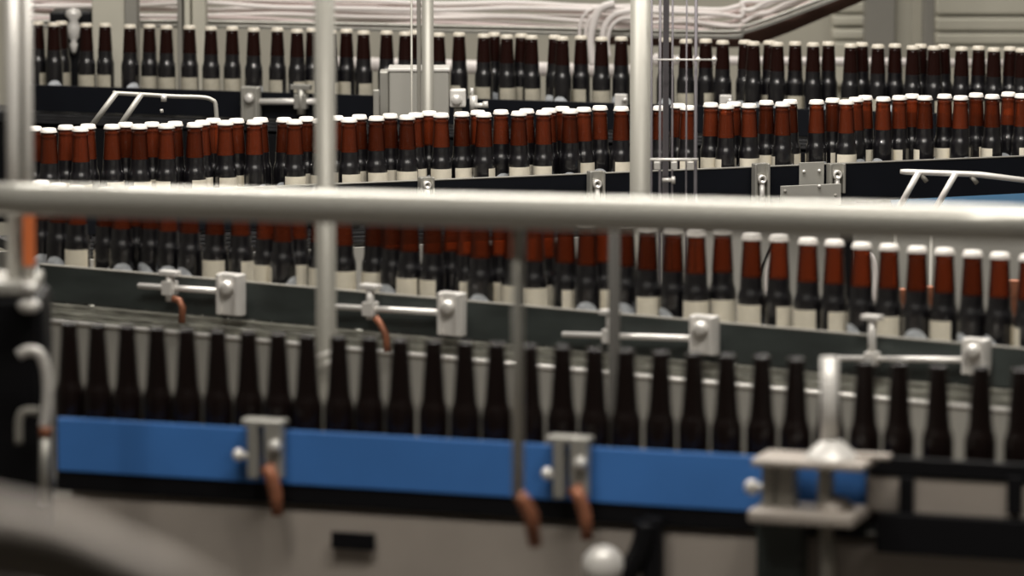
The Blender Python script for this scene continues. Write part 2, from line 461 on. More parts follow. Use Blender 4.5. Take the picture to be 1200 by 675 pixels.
def ring_bracket(px, y0, y1, w, label, off=.105, plate=None):
    ln = L['middle']; t, b = ln.hit(px, y0, off), ln.hit(px, y1, off); s = scale_at(t)
    root = empty('rail_clamp', b, ln.ang, label, 'bracket')
    c = (t + b) / 2; h = t.z - b.z
    mb = MB()
    mb.box(c, (w / s, .010, h), rot=ln.rot, bev=.002)
    for k in (-1, 1): mb.box(c + ln.t * (k * .42 * w / s) + ln.fwd * .008, (.18 * w / s, .022, h), rot=ln.rot, bev=.002)
    sad = part(mb, 'saddle', M['steel'], root)
    ax = ln.rot @ Matrix.Rotation(PI / 2, 3, 'X')
    mb = MB(); r = .30 * w / s
    mb.lathe([(r * .45, .0), (r * .45, .012), (r * .8, .014), (r, .010), (r, 0), (r * .45, 0)], 20, c + ln.fwd * .006 + Vector((0, 0, h * .12)), ax)
    part(mb, 'ring', M['bright'], root, sad)
    mb = MB(); mb.tube([c + ln.fwd * .012 + Vector((0, 0, h * .1)), b + ln.fwd * .016], 3.2 / s, 10)
    part(mb, 'pin', M['bright'], root, sad)
    return root
ring_bracket(498, 207, 232, 17, 'small grey clamp on the middle rail, just left of frame centre')
ring_bracket(697, 200, 240, 19, 'grey ring clamp on the middle rail left of the thick post')
ring_bracket(890, 191, 240, 19, 'grey ring clamp alone on the middle rail right of the wires')
ring_bracket(978, 191, 226, 20, 'grey ring clamp above the wide base plate on the middle rail')
# joint plate: two riveted plates on the middle rail
ln = L['middle']; c = ln.hit(951, 204, .102); s = scale_at(c); b = ln.hit(950, 240, .102)
root = empty('joint_plate', b, ln.ang, 'riveted grey joint plate with wide base on the middle rail', 'plate')
mb = MB(); mb.box(c, (31 / s, .006, 28 / s), rot=ln.rot, bev=.001); part(mb, 'upper_plate', M['box'], root)
c2 = ln.hit(950, 229, .135); mb = MB(); mb.box(c2, (76 / s, .008, 25 / s), rot=ln.rot, bev=.001); part(mb, 'base_plate', M['box'], root)
ax = ln.rot @ Matrix.Rotation(PI / 2, 3, 'X')
for x, y, o, mt in ((942, 201, .105, 'bright'), (960, 200, .105, 'bright'), (920, 224, .139, 'greypost'), (979, 229, .139, 'greypost'), (960, 218, .139, 'bright')):
    mb = MB(); mb.lathe([(0, .004), (.0025, .004), (.0038, .002), (.004, 0), (0, 0)], 12, ln.hit(x, y, o), ax); part(mb, 'rivet', M[mt], root)

# ------------------------------------------------------------------ clamps on the blue rail
def rail_hardware(px, yt, yb, knob, hook, label):
    ln = L['front']; off = .074; H = lambda x, y, o=off: ln.hit(x, y, o)
    b = H(px, yb); root = empty('rail_clamp', b, ln.ang, label, 'bracket', 'clamps on the blue guide rail')
    s = scale_at(b)
    mb = MB()
    for dx, w in ((-14, 13), (10, 22)):
        t, q = H(px + dx, yt), H(px + dx, yb)
        mb.box((t + q) / 2, (w / s, .018, t.z - q.z), rot=ln.rot, bev=.002)
    t = H(px - 3, yt - 1); mb.box(t - ln.fwd * .006, (52 / s, .03, 7 / s), rot=ln.rot, bev=.002)
    bp = part(mb, 'bracket_plates', M['steel'], root)
    mb = MB(); c = H(px + 11, yt + 26, off + .010)
    ax = ln.rot @ Matrix.Rotation(PI / 2, 3, 'X')
    mb.lathe([(0, .012), (.006, .012), (.009, .008), (.0095, 0), (0, 0)], 16, c, ax); part(mb, 'bolt', M['bright'], root, bp)
    mb = MB(); kx, ky = knob
    mb.tube([H(kx, ky), H(px - 10, ky + 3)], 4 / s, 10)
    e = H(kx, ky); ax2 = ln.rot @ Matrix.Rotation(-PI / 2, 3, 'Y')
    mb.lathe([(0, .008), (.006, .007), (.0095, .002), (.0095, -.004), (.005, -.008), (0, -.008)], 18, e, ax2)
    part(mb, 'knob', M['bright'], root)
    if hook:
        mb = MB(); mb.tube([H(x, y, off + .012) for x, y in hook], [8.5 / s] * (len(hook) - 1) + [7 / s], 14); part(mb, 'hook', M['copper'], root)
    return root
rail_hardware(312, 496, 560, (279, 533), [(312, 545), (318, 558), (323, 578), (325, 604)], 'steel clamp with rusty hook on left part of the blue rail')
rail_hardware(670, 516, 583, (641, 555), [(672, 570), (680, 585), (686, 605), (688, 632)], 'steel clamp with rusty hook on the blue rail right of the thin post')

# big corner bracket right of the blue rail
ln = L['front']; H = lambda x, y, o=.125: ln.hit(x, y, o)
b = H(950, 690); s = scale_at(b)
root = empty('corner_bracket', b, ln.ang, 'pale two-tier corner bracket with upright pole at the blue rail right end', 'bracket')
mb = MB(); mb.tube([H(972, 419), H(972, 528)], 10.5 / s, 18); part(mb, 'pole', M['white_steel'], root)
mb = MB(); mb.lathe([(10.5 / s, .028), (22 / s, .016), (30 / s, .006), (34 / s, 0), (0, 0)], 20, H(974, 538)); part(mb, 'collar', M['white_steel'], root)
mb = MB()
c = H(955, 540); mb.box(c, (135 / s, .09, 9 / s), rot=ln.rot, bev=.003); mb.box(H(1015, 534, .11), (60 / s, .02, 6 / s), rot=ln.rot, bev=.002)
part(mb, 'upper_plate', M['frame'], root)
mb = MB(); c = H(948, 602); mb.box(c, (128 / s, .10, 16 / s), rot=ln.rot, bev=.005); part(mb, 'lower_plate', M['frame'], root)
mb = MB(); mb.lathe([(0, .02), (12 / s, .016), (22 / s, .005), (24 / s, 0), (0, 0)], 18, H(978, 596)); part(mb, 'boss', M['frame'], root)
for x, w in ((903, 16), (923, 22), (968, 15)):
    mb = MB(); t, q = H(x, 540), H(x, 600); mb.box((t + q) / 2, (w / s, .03, t.z - q.z), rot=ln.rot, bev=.003); part(mb, 'web', M['steel'], root)
mb = MB(); mb.tube([H(968, 605), H(970, 700)], 9 / s, 16); part(mb, 'lower_pole', M['steel'], root)
mb = MB(); t, q = H(912, 612), H(912, 720); mb.box((t + q) / 2 - ln.fwd * .02, (56 / s, .04, t.z - q.z), rot=ln.rot, bev=.004); part(mb, 'lower_block', M['plate'], root)
mb = MB(); e = H(881, 571, .13); mb.tube([e, H(905, 571, .13)], 4 / s, 10)
mb.lathe([(0, .010), (.007, .009), (.011, .003), (.011, -.005), (.005, -.010), (0, -.010)], 18, e, ln.rot @ Matrix.Rotation(-PI / 2, 3, 'Y')); part(mb, 'knob', M['bright'], root)

# right end of the nearest conveyor: dark bars
def bar(row, off, x0, x1, y0, y1, xm, mat, name, label, cat, th=.03):
    ln = L[row]; m0 = ln.hit(xm, y0, off); m1 = ln.hit(xm, y1, off)
    l0, l1 = ln.l_of(x0, off), ln.l_of(x1, off)
    c = ln.P((l0 + l1) / 2, off, (m0.z + m1.z) / 2)
    mb = MB(); mb.box(c, (l1 - l0, th, abs(m0.z - m1.z)), rot=ln.rot, bev=.002)
    o = mb.build(name, mat, origin=(c.x, c.y, min(m0.z, m1.z))); return tag(o, label, cat)
bar('front', .062, 1020, 1240, 538, 560, 1100, M['black'], 'wear_strip', 'upper black strip right of the corner bracket under bottles', 'strip', .012)
bar('front', .060, 1019, 1240, 560.5, 603, 1100, M['frame'], 'cover_plate', 'beige cover plate between two black bars at the lower right', 'plate', .010)
bar('front', .070, 1032, 1240, 603, 650, 1100, M['black'], 'frame_bar', 'lower thick black bar at the bottom right corner', 'bar')
for x0, x1, nm in ((1057, 1074, 'just right of the corner bracket'), (1184, 1202, 'at the right edge')):
    bar('front', .071, x0, x1, 559, 603, (x0 + x1) / 2, M['black'], 'panel_strut', 'short black strut across the beige cover plate ' + nm, 'strut', .008)
guide('front', 64, 1018, .050, .888, .9165, M['black'], 'long black wear strip directly under the blue guide rail', None, name='wear_strip')
# ------------------------------------------------------------------ guard rail and posts
def pole(px, w, Y, ytop, z0, label, mat=M['rail'], name='guard_post', n=20, collar=False, ztop=None):
    t = at(px, ytop, Y); s = scale_at(t); r = w / 2 / s
    root = empty(name, (t.x, Y, z0), 0, label, 'post')
    mb = MB(); mb.tube([(t.x, Y, z0), (t.x, Y, ztop if ztop else t.z)], r, n); part(mb, 'tube', mat, root)
    mb = MB(); mb.lathe([(r * 2.2, 0), (r * 2.2, .008), (r * 1.2, .012), (r * 1.0, .03), (0, .03)], 24, (t.x, Y, z0)); part(mb, 'foot', mat, root)
    return root
gl, gr = at(-60, 231, 6.62), at(1260, 264.5, 5.80)
root = empty('guard_rail', (gl + gr) / 2, 0, 'thick horizontal steel guard rail crossing the whole picture', 'rail')
mb = MB(); mb.tube([gl + (gr - gl) * (i / 12) for i in range(13)], .0225, 28); part(mb, 'tube', M['rail'], root)
def rail_at(px):
    k = (px + 60) / 1320; return gl + (gr - gl) * k
for px in (380, 607):
    pass
P2 = pole(380, 24, 7.45, -60, 0, 'wide steel post, left of centre, rising behind the guard rail', mat=M['post'])
P3 = pole(501, 14, 11.35, -60, 0, 'slim far steel post in front of the grey enamel box', mat=M['post'])
pole(752, 26, 9.75, -60, 0, 'thick steel post right of centre behind the guard rail', mat=M['post'])
t0 = at(380, 415, 7.43); s0 = scale_at(t0)
mb = MB()
for (x0, y0, x1, y1) in ((369, 419, 391, 411), (378, 430, 387, 422)): mb.tube([at(x0, y0, 7.42), at((x0 + x1) / 2, (y0 + y1) / 2, 7.413), at(x1, y1, 7.42)], 1.6 / s0, 8)
part(mb, 'wire_tie', M['white_steel'], P2)
q = at(491, 130, 11.36); mb = MB(); mb.box((q.x, 11.37, 1.1), (.010, .012, 2.2), bev=.001); part(mb, 'dark_strip', M['greypost'], P3)
t = at(482, -60, 11.3); mb = MB(); mb.tube([(t.x, 11.3, 0), (t.x, 11.3, t.z)], .0026, 8)
o = mb.build('hanging_wire', M['post'], origin=(t.x, 11.3, 0)); tag(o, 'thin pale vertical rod left of the slim far post', 'wire')
# short posts hanging from the guard rail
def hang(px, w, ybot, label, Y=None):
    p = rail_at(px); Y = Y or p.y
    b = at(px, ybot, Y); s = scale_at(b)
    root = empty('guard_post', b, 0, label, 'post')
    mb = MB(); mb.tube([(b.x, Y, b.z), (b.x, Y, p.z - (0 if Y == p.y else -.0))], w / 2 / s, 18); part(mb, 'tube', M['rail'], root)
    return root, b, s
r5, b5, s5 = hang(607, 14, 582, 'thin steel post hanging from the guard rail in front of the blue rail')
mb = MB(); mb.tube([at(x, y, b5.y) for x, y in ((607, 578), (613, 586), (622, 604), (627, 640))], [7 / s5, 8.5 / s5, 9.5 / s5, 8 / s5], 14); part(mb, 'hook', M['copper'], r5)
r6 = pole(720, 14, 7.5, 262, 0, 'short dull post below the guard rail crossing the long rod bracket', mat=M['dullpost'])
# left post: two tubes with a web
Y1 = 6.72; Z1 = at(14, 326, Y1).z; p = at(14, 300, Y1); s = scale_at(p)
root = empty('guard_post', (p.x, Y1, Z1), 0, 'blurred double-tube steel post at the left edge', 'post')
for px, w in ((15, 15), (33, 9)):
    t = at(px, -60, Y1); mb = MB(); mb.tube([(at(px, 300, Y1).x, Y1, Z1), (t.x, Y1, t.z)], w / 2 / s, 18); part(mb, 'tube', M['white_steel'], root)
a = at(4, -60, Y1 + .012); c = at(36, -60, Y1 + .012)
mb = MB(); mb.box(((a.x + c.x) / 2, Y1 + .012, (a.z + Z1) / 2), (c.x - a.x, .004, a.z - Z1), bev=.001); part(mb, 'web', M['panel'], root)
t = at(34, 244, Y1 - .01); q = at(34, 312, Y1 - .01)
mb = MB(); mb.box(((t + q) / 2), (14 / s, .008, t.z - q.z), bev=.001); part(mb, 'orange_strip', M['orange'], root)

# hanging wires and the slim cable pole
for px, w, nm in ((764, 2.6, 'first from the left beside the thick post'), (774, 3.4, 'second from the left, purplish, beside the dark pole'), (788.5, 2.4, 'third from the left, hugging the dark pole'),
                  (805, 2.0, 'fourth from the left and thinnest'), (816, 4.0, 'rightmost and thickest')):
    t = at(px, -60, 9.62); s = scale_at(t)
    mb = MB(); mb.tube([(t.x, 9.62, .0), (t.x + .0008, 9.62, .9), (t.x, 9.62, t.z)], w / 2 / s, 8)
    o = mb.build('hanging_wire', M['wire'], origin=(t.x, 9.62, 0)); tag(o, 'vertical grey wire, ' + nm, 'wire', 'vertical wires beside the thick post')
t = at(781, -60, 9.66); s = scale_at(t)
root = empty('slim_pole', (t.x, 9.66, 0), 0, 'slim dark grey square pole between the vertical wires', 'pole')
mb = MB(); mb.box((t.x, 9.66, t.z / 2), (7 / s, .012, t.z), bev=.001); part(mb, 'bar', M['wire'], root)
mb = MB(); a, c = at(762, 187, 9.60), at(818, 187, 9.60); mb.tube([a, c], 1.6 / s, 8)
for x in (770, 790, 809): q = at(x, 194, 9.60); mb.box(q, (7 / s, .012, 9 / s), bev=.001)
part(mb, 'cross_bar', M['white_steel'], root)
mb = MB(); mb.tube([at(776, 211, 9.60), at(788, 211, 9.60)], 2.5 / s, 10); mb.tube([at(787, 211, 9.60), at(791, 211, 9.60)], 4.5 / s, 14); part(mb, 'stud', M['white_steel'], root)
mb = MB(); a, c = at(765, 70, 9.58), at(838, 70, 9.58); mb.tube([a, c], 1.0 / s, 6)
for x in (794, 818, 837): mb.lathe([(0, .006), (.0045, .003), (.006, 0), (.0045, -.003), (0, -.006)], 10, at(x, 70, 9.58))
part(mb, 'cross_wire', M['white_steel'], root)

# ------------------------------------------------------------------ tubular frames
def curve_pts(pts, n=6):
    out = []
    for i in range(len(pts) - 1):
        p0 = pts[max(i - 1, 0)]; p1 = pts[i]; p2 = pts[i + 1]; p3 = pts[min(i + 2, len(pts) - 1)]
        for k in range(n):
            t = k / n
            out.append(.5 * ((2 * p1) + (p2 - p0) * t + (2 * p0 - 5 * p1 + 4 * p2 - p3) * t * t + (3 * p1 - p0 - 3 * p2 + p3) * t ** 3))
    out.append(pts[-1]); return out
Y = 10.55
root = empty('tube_frame', at(180, 175, Y), 0, 'bent pale tube frame on the left between back and middle rows', 'frame')
s = scale_at(at(180, 130, Y))
mb = MB(); mb.tube(curve_pts([at(x, y, Y) for x, y in ((132, 109), (170, 111), (205, 113), (236, 114), (248, 117), (253, 126), (255, 175))], 5), 2.6 / s, 12); part(mb, 'top_tube', M['panel'], root)
for (x0, y0, x1, y1) in ((137, 108, 104, 152), (166, 110, 132, 160)):
    mb = MB(); a, c = at(x0, y0, Y - .004), at(x1, y1, Y - .004); mb.tube([a, c], 3.4 / s, 12); part(mb, 'leg', M['panel'], root)
mb = MB(); mb.tube([at(192, 111, Y - .01), at(192, 119, Y - .01)], 3.5 / s, 12); mb.tube([at(189, 128, Y), at(190, 132, Y)], 2 / s, 10); part(mb, 'screw', M['bright'], root)
Y = 10.03
root = empty('tube_frame', (at(1120, 246, Y).x, Y, 0), 0, 'pale tube frame with two slanting legs over the blue panel at right', 'frame')
s = scale_at(at(1120, 210, Y))
mb = MB(); mb.tube([at(x, y, Y) for x, y in ((1055, 201), (1062, 201.5), (1135, 204), (1150, 205), (1240, 216))], [2.6 / s, 3.4 / s, 3.4 / s, 3.6 / s, 3.0 / s], 12); part(mb, 'top_tube', M['white_steel'], root)
for (x0, y0, x1, y1) in ((1077, 201, 1050, 250), (1120, 203, 1092, 252)):
    mb = MB(); e = at(x1, y1, Y - .005); mb.tube([at(x0, y0, Y - .005), e], 3.7 / s, 12); part(mb, 'leg', M['white_steel'], root)
    mb = MB(); mb.tube([e, Vector((e.x - .004, e.y, 0))], .0045, 8); part(mb, 'lower_leg', M['greypost'], root)
for (x, y) in ((1083, 210), (1142, 212)):
    mb = MB(); mb.tube([at(x - 3, y - 5, Y), at(x + 3, y + 3, Y)], 3 / s, 10); part(mb, 'screw', M['greypost'], root)
a = at(1048, 249, 10.22); c = at(1260, 244, 10.22)
mb = MB(); mb.box(((a + c) / 2), (c.x - a.x, .22, .006), rot=Matrix.Rotation(math.radians(9), 3, 'X') @ Matrix.Rotation(math.radians(-3), 3, 'Y'), bev=.001)
o = mb.build('blue_panel', M['cyan'], origin=((a + c) / 2)); tag(o, 'blue plastic sheet beneath the tube frame at right', 'panel')

# ------------------------------------------------------------------ enamel box and sensor behind the middle row
ln = L['back']
Y = 11.55
a, c = at(456, 84, Y), at(526, 140, Y); s = scale_at(a)
root = empty('control_box', ((a.x + c.x) / 2, Y, 0), 0, 'grey enamel box behind the slim far post', 'box')
mb = MB(); mb.box(((a.x + c.x) / 2, Y + .05, (a.z + c.z) / 2), (c.x - a.x, .1, a.z - c.z), bev=.003); part(mb, 'case', M['box'], root); stand(root, (a.x + c.x) / 2, Y + .05, c.z, .05)
mb = MB(); mb.box(((a.x + c.x) / 2, Y + .05, a.z + .004), (c.x - a.x + .006, .106, .008), bev=.002); part(mb, 'lid', M['white_steel'], root)
l = at(444, 84, Y); mb = MB(); mb.box(((l.x + a.x) / 2, Y + .06, (a.z + c.z) / 2), (a.x - l.x - .002, .08, a.z - c.z - .004), bev=.003); part(mb, 'hinge_side', M['steel'], root)
l = at(441, 105, Y - .02); q = at(441, 140, Y - .02); mb = MB(); mb.box(((l + q) / 2), (7 / s, .02, l.z - q.z), bev=.002); part(mb, 'bracket', M['steel'], root)
a, c = at(527, 105, Y), at(546, 126, Y)
root = empty('sensor_block', ((a.x + c.x) / 2, Y, 0), 0, 'small pale sensor block right of the grey enamel box', 'sensor')
mb = MB(); mb.box(((a.x + c.x) / 2, Y + .02, (a.z + c.z) / 2), (c.x - a.x, .04, a.z - c.z), bev=.004); part(mb, 'case', M['white_steel'], root); stand(root, (a.x + c.x) / 2, Y + .02, c.z, .02)
mb = MB(); mb.lathe([(0, .008), (5 / s, .008), (6.5 / s, .004), (6.5 / s, 0), (0, 0)], 18, at(535, 117, Y), Matrix.Rotation(PI / 2, 3, 'X')); part(mb, 'lens', M['bright'], root)
a, c = at(551, 103, Y), at(558, 130, Y)
root = empty('bolt_post', ((a.x + c.x) / 2, Y, 0), 0, 'little pale bolt post beside the sensor block', 'bolt')
mb = MB(); mb.tube([at(555, 130, Y), at(555, 112, Y)], 4.6 / s, 12); mb.tube([at(553, 112, Y), at(553, 103, Y)], 2.2 / s, 10); part(mb, 'stem', M['white_steel'], root); stand(root, at(555, 130, Y).x, Y, c.z, .014)
mb = MB(); mb.tube([at(556, 124, Y - .01), at(571, 123, Y - .01)], 3 / s, 10); mb.tube([at(566, 123, Y - .01), at(572, 122.5, Y - .01)], 4 / s, 12); part(mb, 'side_bolt', M['white_steel'], root)
for px, y0, nm in ((728, 110, 'left of the thick post'), (851, 111, 'right of the wires')):
    ln = L['back']; a, c = ln.hit(px - 8, y0, .104), ln.hit(px + 8, y0 + 24, .104)
    root = empty('rail_clamp', ((a.x + c.x) / 2, (a.y + c.y) / 2, c.z), ln.ang, 'tiny pale clamp on the back rail ' + nm, 'bracket')
    mb = MB(); mb.box(((a + c) / 2), ((c - a).length * .5, .016, a.z - c.z), rot=ln.rot, bev=.002); part(mb, 'block', M['white_steel'], root)
    mb = MB(); mb.tube([ln.hit(px + 1, y0 + 8, .118), ln.hit(px + 7, y0 + 6, .118)], .005, 8); part(mb, 'bolt', M['bright'], root)

# ------------------------------------------------------------------ things between third row and middle conveyor
Y = 9.35
s = scale_at(at(1000, 320, Y))
mb = MB(); mb.tube(curve_pts([at(x, y, Y) for x, y in ((1017, 296), (1023, 304), (1026, 322), (1025, 340), (1022, 360))], 5) + [Vector((at(1022, 360, Y).x, Y, .4)), Vector((at(1022, 360, Y).x, Y, 0))], 3.4 / s, 10)
o = mb.build('white_hose', M['cable'], origin=at(1022, 360, Y)); tag(o, 'short curved white hose among the third-row necks at right', 'hose')
mb = MB(); mb.tube(curve_pts([at(x, y, Y) for x, y in ((905, 284), (900, 296), (894, 312), (891, 330))], 4) + [Vector((at(891, 330, Y).x, Y, 0))], 1.4 / s, 8)
o = mb.build('black_hose', M['black'], origin=at(891, 330, Y)); tag(o, 'thin black hose slanting between third-row necks', 'hose')
mb = MB(); mb.tube(curve_pts([at(x, y, Y) for x, y in ((906, 292), (901, 306), (898, 322), (898, 345))], 4) + [Vector((at(898, 345, Y).x, Y, 0))], 1.8 / s, 8)
o = mb.build('thin_hose', M['cable'], origin=at(898, 345, Y)); tag(o, 'thin pale hose beside the slanting black hose', 'hose')
def upright(px, y0, y1, w, mat, name, label, cat, Y=9.4):
    a = at(px, y0, Y); c = Vector((a.x, a.y, 0)); s = scale_at(a)
    mb = MB(); mb.box((a + c) / 2, (w / s, .03, a.z - c.z), bev=.002)
    o = mb.build(name, mat, origin=c); tag(o, label, cat)
upright(992, 262, None, 14, M['black'], 'black_bar', 'upright black bar between two third-row necks', 'bar')
upright(1055, 338, None, 13, M['copper'], 'copper_block', 'copper block glimpsed between third-row necks, leftmost of three', 'block')
upright(1087, 335, None, 13, M['copper'], 'copper_block', 'copper block glimpsed between third-row necks, middle of three', 'block')
upright(1187, 328, None, 15, M['copper'], 'copper_block', 'copper block between third-row necks nearest the right edge', 'block')

# ------------------------------------------------------------------ left machine, bottom things
Y = 6.66
a, c = at(-60, 348, Y), at(52, 560, Y); s = scale_at(a)
root = empty('machine_housing', ((a.x + c.x) / 2, Y, 0), 0, 'black machine housing at the left edge below the double post', 'machine')
mb = MB(); mb.box(((a.x + c.x) / 2, Y + .08, (a.z + 0) / 2), (c.x - a.x, .14, a.z), bev=.012); part(mb, 'case', M['black'], root)
mb = MB(); q0, q1 = at(-60, 318, Y), at(40, 350, Y); mb.box(((q0.x + q1.x) / 2, Y + .08, (Z1 + a.z) / 2), (q1.x - q0.x, .14, Z1 - a.z), bev=.004); part(mb, 'top_cover', M['panel'], root)
for (x, y, w) in ((34, 337, 22), (34, 358, 28)):
    mb = MB(); c0 = at(x, y, Y - .01); r = w / 2 / s
    mb.lathe([(0, .6 * r), (.6 * r, .5 * r), (r, .15 * r), (r, -.2 * r), (.6 * r, -.55 * r), (0, -.6 * r)], 18, c0); part(mb, 'knob', M['white_steel'], root)
mb = MB(); mb.tube(curve_pts([at(x, y, Y - .03) for x, y in ((22, 416), (32, 411), (44, 413), (52, 425), (56, 450), (55, 480), (52, 500))], 5), 6.5 / s, 14); part(mb, 'hose', M['white_steel'], root)
mb = MB(); mb.tube([at(53, 500, Y - .03), at(53, 512, Y - .03)], 7 / s, 12); part(mb, 'red_cuff', M['copper'], root)
mb = MB(); mb.tube([at(53, 512, Y - .03), at(52, 590, Y - .03)], 6 / s, 12); part(mb, 'lower_pipe', M['steel'], root)
mb = MB(); mb.tube(curve_pts([at(x, y, Y - .02) for x, y in ((46, 482), (30, 482), (23, 490), (22, 520))], 4), 5 / s, 10); part(mb, 'small_pipe', M['greypost'], root)

# beige machine deck in the lower foreground
Y = 6.1
def slope_panel(pts, Y, th, mat, name, label, cat):
    mb = MB(); v = [at(x, y, Y) for x, y in pts]
    f = [mb.bm.verts.new(p) for p in v]; g = [mb.bm.verts.new(p + Vector((0, th, 0))) for p in v]
    mb.bm.faces.new(f); mb.bm.faces.new(g[::-1])
    n = len(v)
    for i in range(n): mb.bm.faces.new((f[i], g[i], g[(i + 1) % n], f[(i + 1) % n]))
    o = mb.build(name, mat, origin=v[0]); return tag(o, label, cat)
# slot in the frame
ln = L['front']; s = scale_at(ln.hit(415, 632, .058))
c = ln.hit(414, 634, .058); mb = MB(); mb.box(c, (54 / s, .006, 20 / s), rot=ln.rot, bev=.001)
o = mb.build('frame_slot', M['black'], origin=c); tag(o, 'dark slot plate in the beige frame below the blue rail', 'plate')
# white rounded cap and black roller
ln = L['front']; H = lambda x, y, o: ln.hit(x, y, o)
c = H(706, 662, .10); s = scale_at(c)
root = empty('roller', H(745, 700, .09), ln.ang, 'black roller with a pale rounded end cap at the bottom edge', 'roller')
ax = ln.rot @ Matrix.Rotation(PI / 2, 3, 'X')
mb = MB(); mb.lathe([(0, .03), (14 / s, .027), (22 / s, .018), (25 / s, .006), (25 / s, 0), (0, 0)], 22, c, ax @ Matrix.Rotation(.5, 3, 'Y')); part(mb, 'end_cap', M['white_steel'], root)
mb = MB(); mb.tube(curve_pts([H(x, y, .08) for x, y in ((757, 612), (752, 640), (740, 664), (722, 690))], 4), 13 / s, 14); part(mb, 'arm', M['black'], root)
upright_c = H(765, 660, .07); mb = MB(); mb.box(upright_c, (24 / s, .02, 110 / s), rot=ln.rot, bev=.003); part(mb, 'bar', M['black'], root)
# out-of-focus pale machine shoulder at the lower left
Y = 2.6
root = empty('machine_deck', (at(-20, 700, Y).x, Y, 0), 0, 'very blurred beige machine deck in the lower left corner', 'machine')
s = scale_at(at(60, 640, Y))
mb = MB(); mb.tube([at(x, y, Y) for x, y in ((-260, 634), (-20, 636), (60, 650), (180, 700), (330, 780))], [54 / s, 54 / s, 52 / s, 50 / s, 46 / s], 24); part(mb, 'rounded_edge', M['frame'], root)
mb = MB(); mb.tube([at(x, y, Y + .01) for x, y in ((-260, 742), (0, 744), (110, 770), (200, 820))], [54 / s] * 4, 18); part(mb, 'lower_trim', M['brown'], root)
b0 = at(-20, 760, Y); mb = MB(); mb.box((b0.x - .02, Y + .02, b0.z / 2), (.10, .06, b0.z), bev=.01); part(mb, 'pedestal', M['frame'], root)

# ------------------------------------------------------------------ cable tray, cables, backdrop
Y = 13.34
s = scale_at(at(600, 30, Y))
TR = [(30, 25), (240, 25), (600, 32), (845, 37), (872, 31), (920, 15), (1040, -31)]
root = empty('cable_tray', at(600, 35, Y), 0, 'steel cable tray behind the back row, rising at the right', 'cable tray')
P3 = curve_pts([at(x, y, Y) for x, y in TR], 6)
mb = MB()
for dy, w in ((0.0, .0045), (.11, .0045)):
    mb.tube([p + Vector((0, dy, 0)) for p in P3], w, 8)
    mb.tube([p + Vector((0, dy, -.012)) for p in P3], w * .8, 8)
part(mb, 'side_rail', M['steel'], root)
mb = MB(); vs = []
for p in P3: vs.append((mb.bm.verts.new(p + Vector((0, 0, -.016))), mb.bm.verts.new(p + Vector((0, .11, -.016))), mb.bm.verts.new(p + Vector((0, .11, -.020))), mb.bm.verts.new(p + Vector((0, 0, -.020)))))
for a, b in zip(vs, vs[1:]):
    for k in range(4): mb.bm.faces.new((a[k], a[(k + 1) % 4], b[(k + 1) % 4], b[k]))
part(mb, 'floor_strip', M['steel'], root)
# brown duct that climbs below the tray
mb = MB(); D2 = [(690, 42), (845, 46), (880, 45), (925, 28), (1010, -8), (1060, -30)]
PP = [at(x, y, Y + .16) for x, y in D2]; vs = []
for i, p in enumerate(PP):
    h = .030
    vs.append([mb.bm.verts.new(p + Vector((0, dy, dz))) for dy, dz in ((0, h), (.08, h), (.08, -h * .8), (0, -h * .8))])
for a, b in zip(vs, vs[1:]):
    for k in range(4): mb.bm.faces.new((a[k], a[(k + 1) % 4], b[(k + 1) % 4], b[k]))
for e in (vs[0], vs[-1][::-1]): mb.bm.faces.new(e)
q = at(752, 44, Y + .2); mb.box((q.x, q.y, q.z / 2), (.03, .03, q.z - .02)); o = mb.build('brown_duct', M['brown'], origin=PP[0]); tag(o, 'brown duct climbing to the right beneath the cable tray', 'duct')
CN = ['lowest', 'second lowest', 'third lowest', 'fourth lowest', 'fifth lowest', 'sixth lowest', 'seventh lowest', 'topmost']
for i in range(8):
    dz = .004 + .0085 * i
    pts = []
    for j, (x, y) in enumerate(TR):
        p = at(x, y, Y + .02 + .010 * ((i * 5) % 8)) + Vector((0, 0, dz + R.uniform(-.004, .004))); pts.append(p)
    pts = curve_pts(pts, 4)
    for k in range(len(pts)): pts[k] = pts[k] + Vector((0, R.uniform(-.006, .006), R.uniform(-.007, .007)))
    mb = MB(); mb.tube(curve_pts(pts, 4), R.choice([.0055, .0065, .0075]), 10)
    o = mb.build('cable', M['cable' if i % 3 else 'cablepink'], origin=pts[0]); tag(o, f'white cable running along the tray, {CN[i]} of the bundle', 'cable', 'white cables in the tray')
LP = [([(742, 6), (705, 8), (688, 14), (680, 28), (679, 50)], .0045, 'leftmost thin white cable looping down from the tray'),
      ([(742, 9), (712, 10), (694, 18), (687, 32), (686, 52)], .0045, 'second thin white cable looping down from the tray'),
      ([(720, 4), (704, 10), (696, 26), (692, 48), (695, 76)], .011, 'thick white cable drooping from the tray below its neighbours'),
      ([(746, 12), (722, 16), (710, 28), (706, 44), (708, 60)], .0085, 'white cable drooping to the right of the thick one'),
      ([(746, 22), (728, 22), (716, 32), (712, 50), (714, 66)], .006, 'rightmost white cable drooping from the tray by the thick post')]
for k, (pt, r, lab) in enumerate(LP):
    pts = [at(x, y, Y - .02 - .006 * k) for x, y in pt]
    mb = MB(); mb.tube(curve_pts(pts, 6), r, 10); o = mb.build('drooping_cable', M['cable'], origin=pts[-1]); tag(o, lab, 'cable', 'cables drooping from the tray')

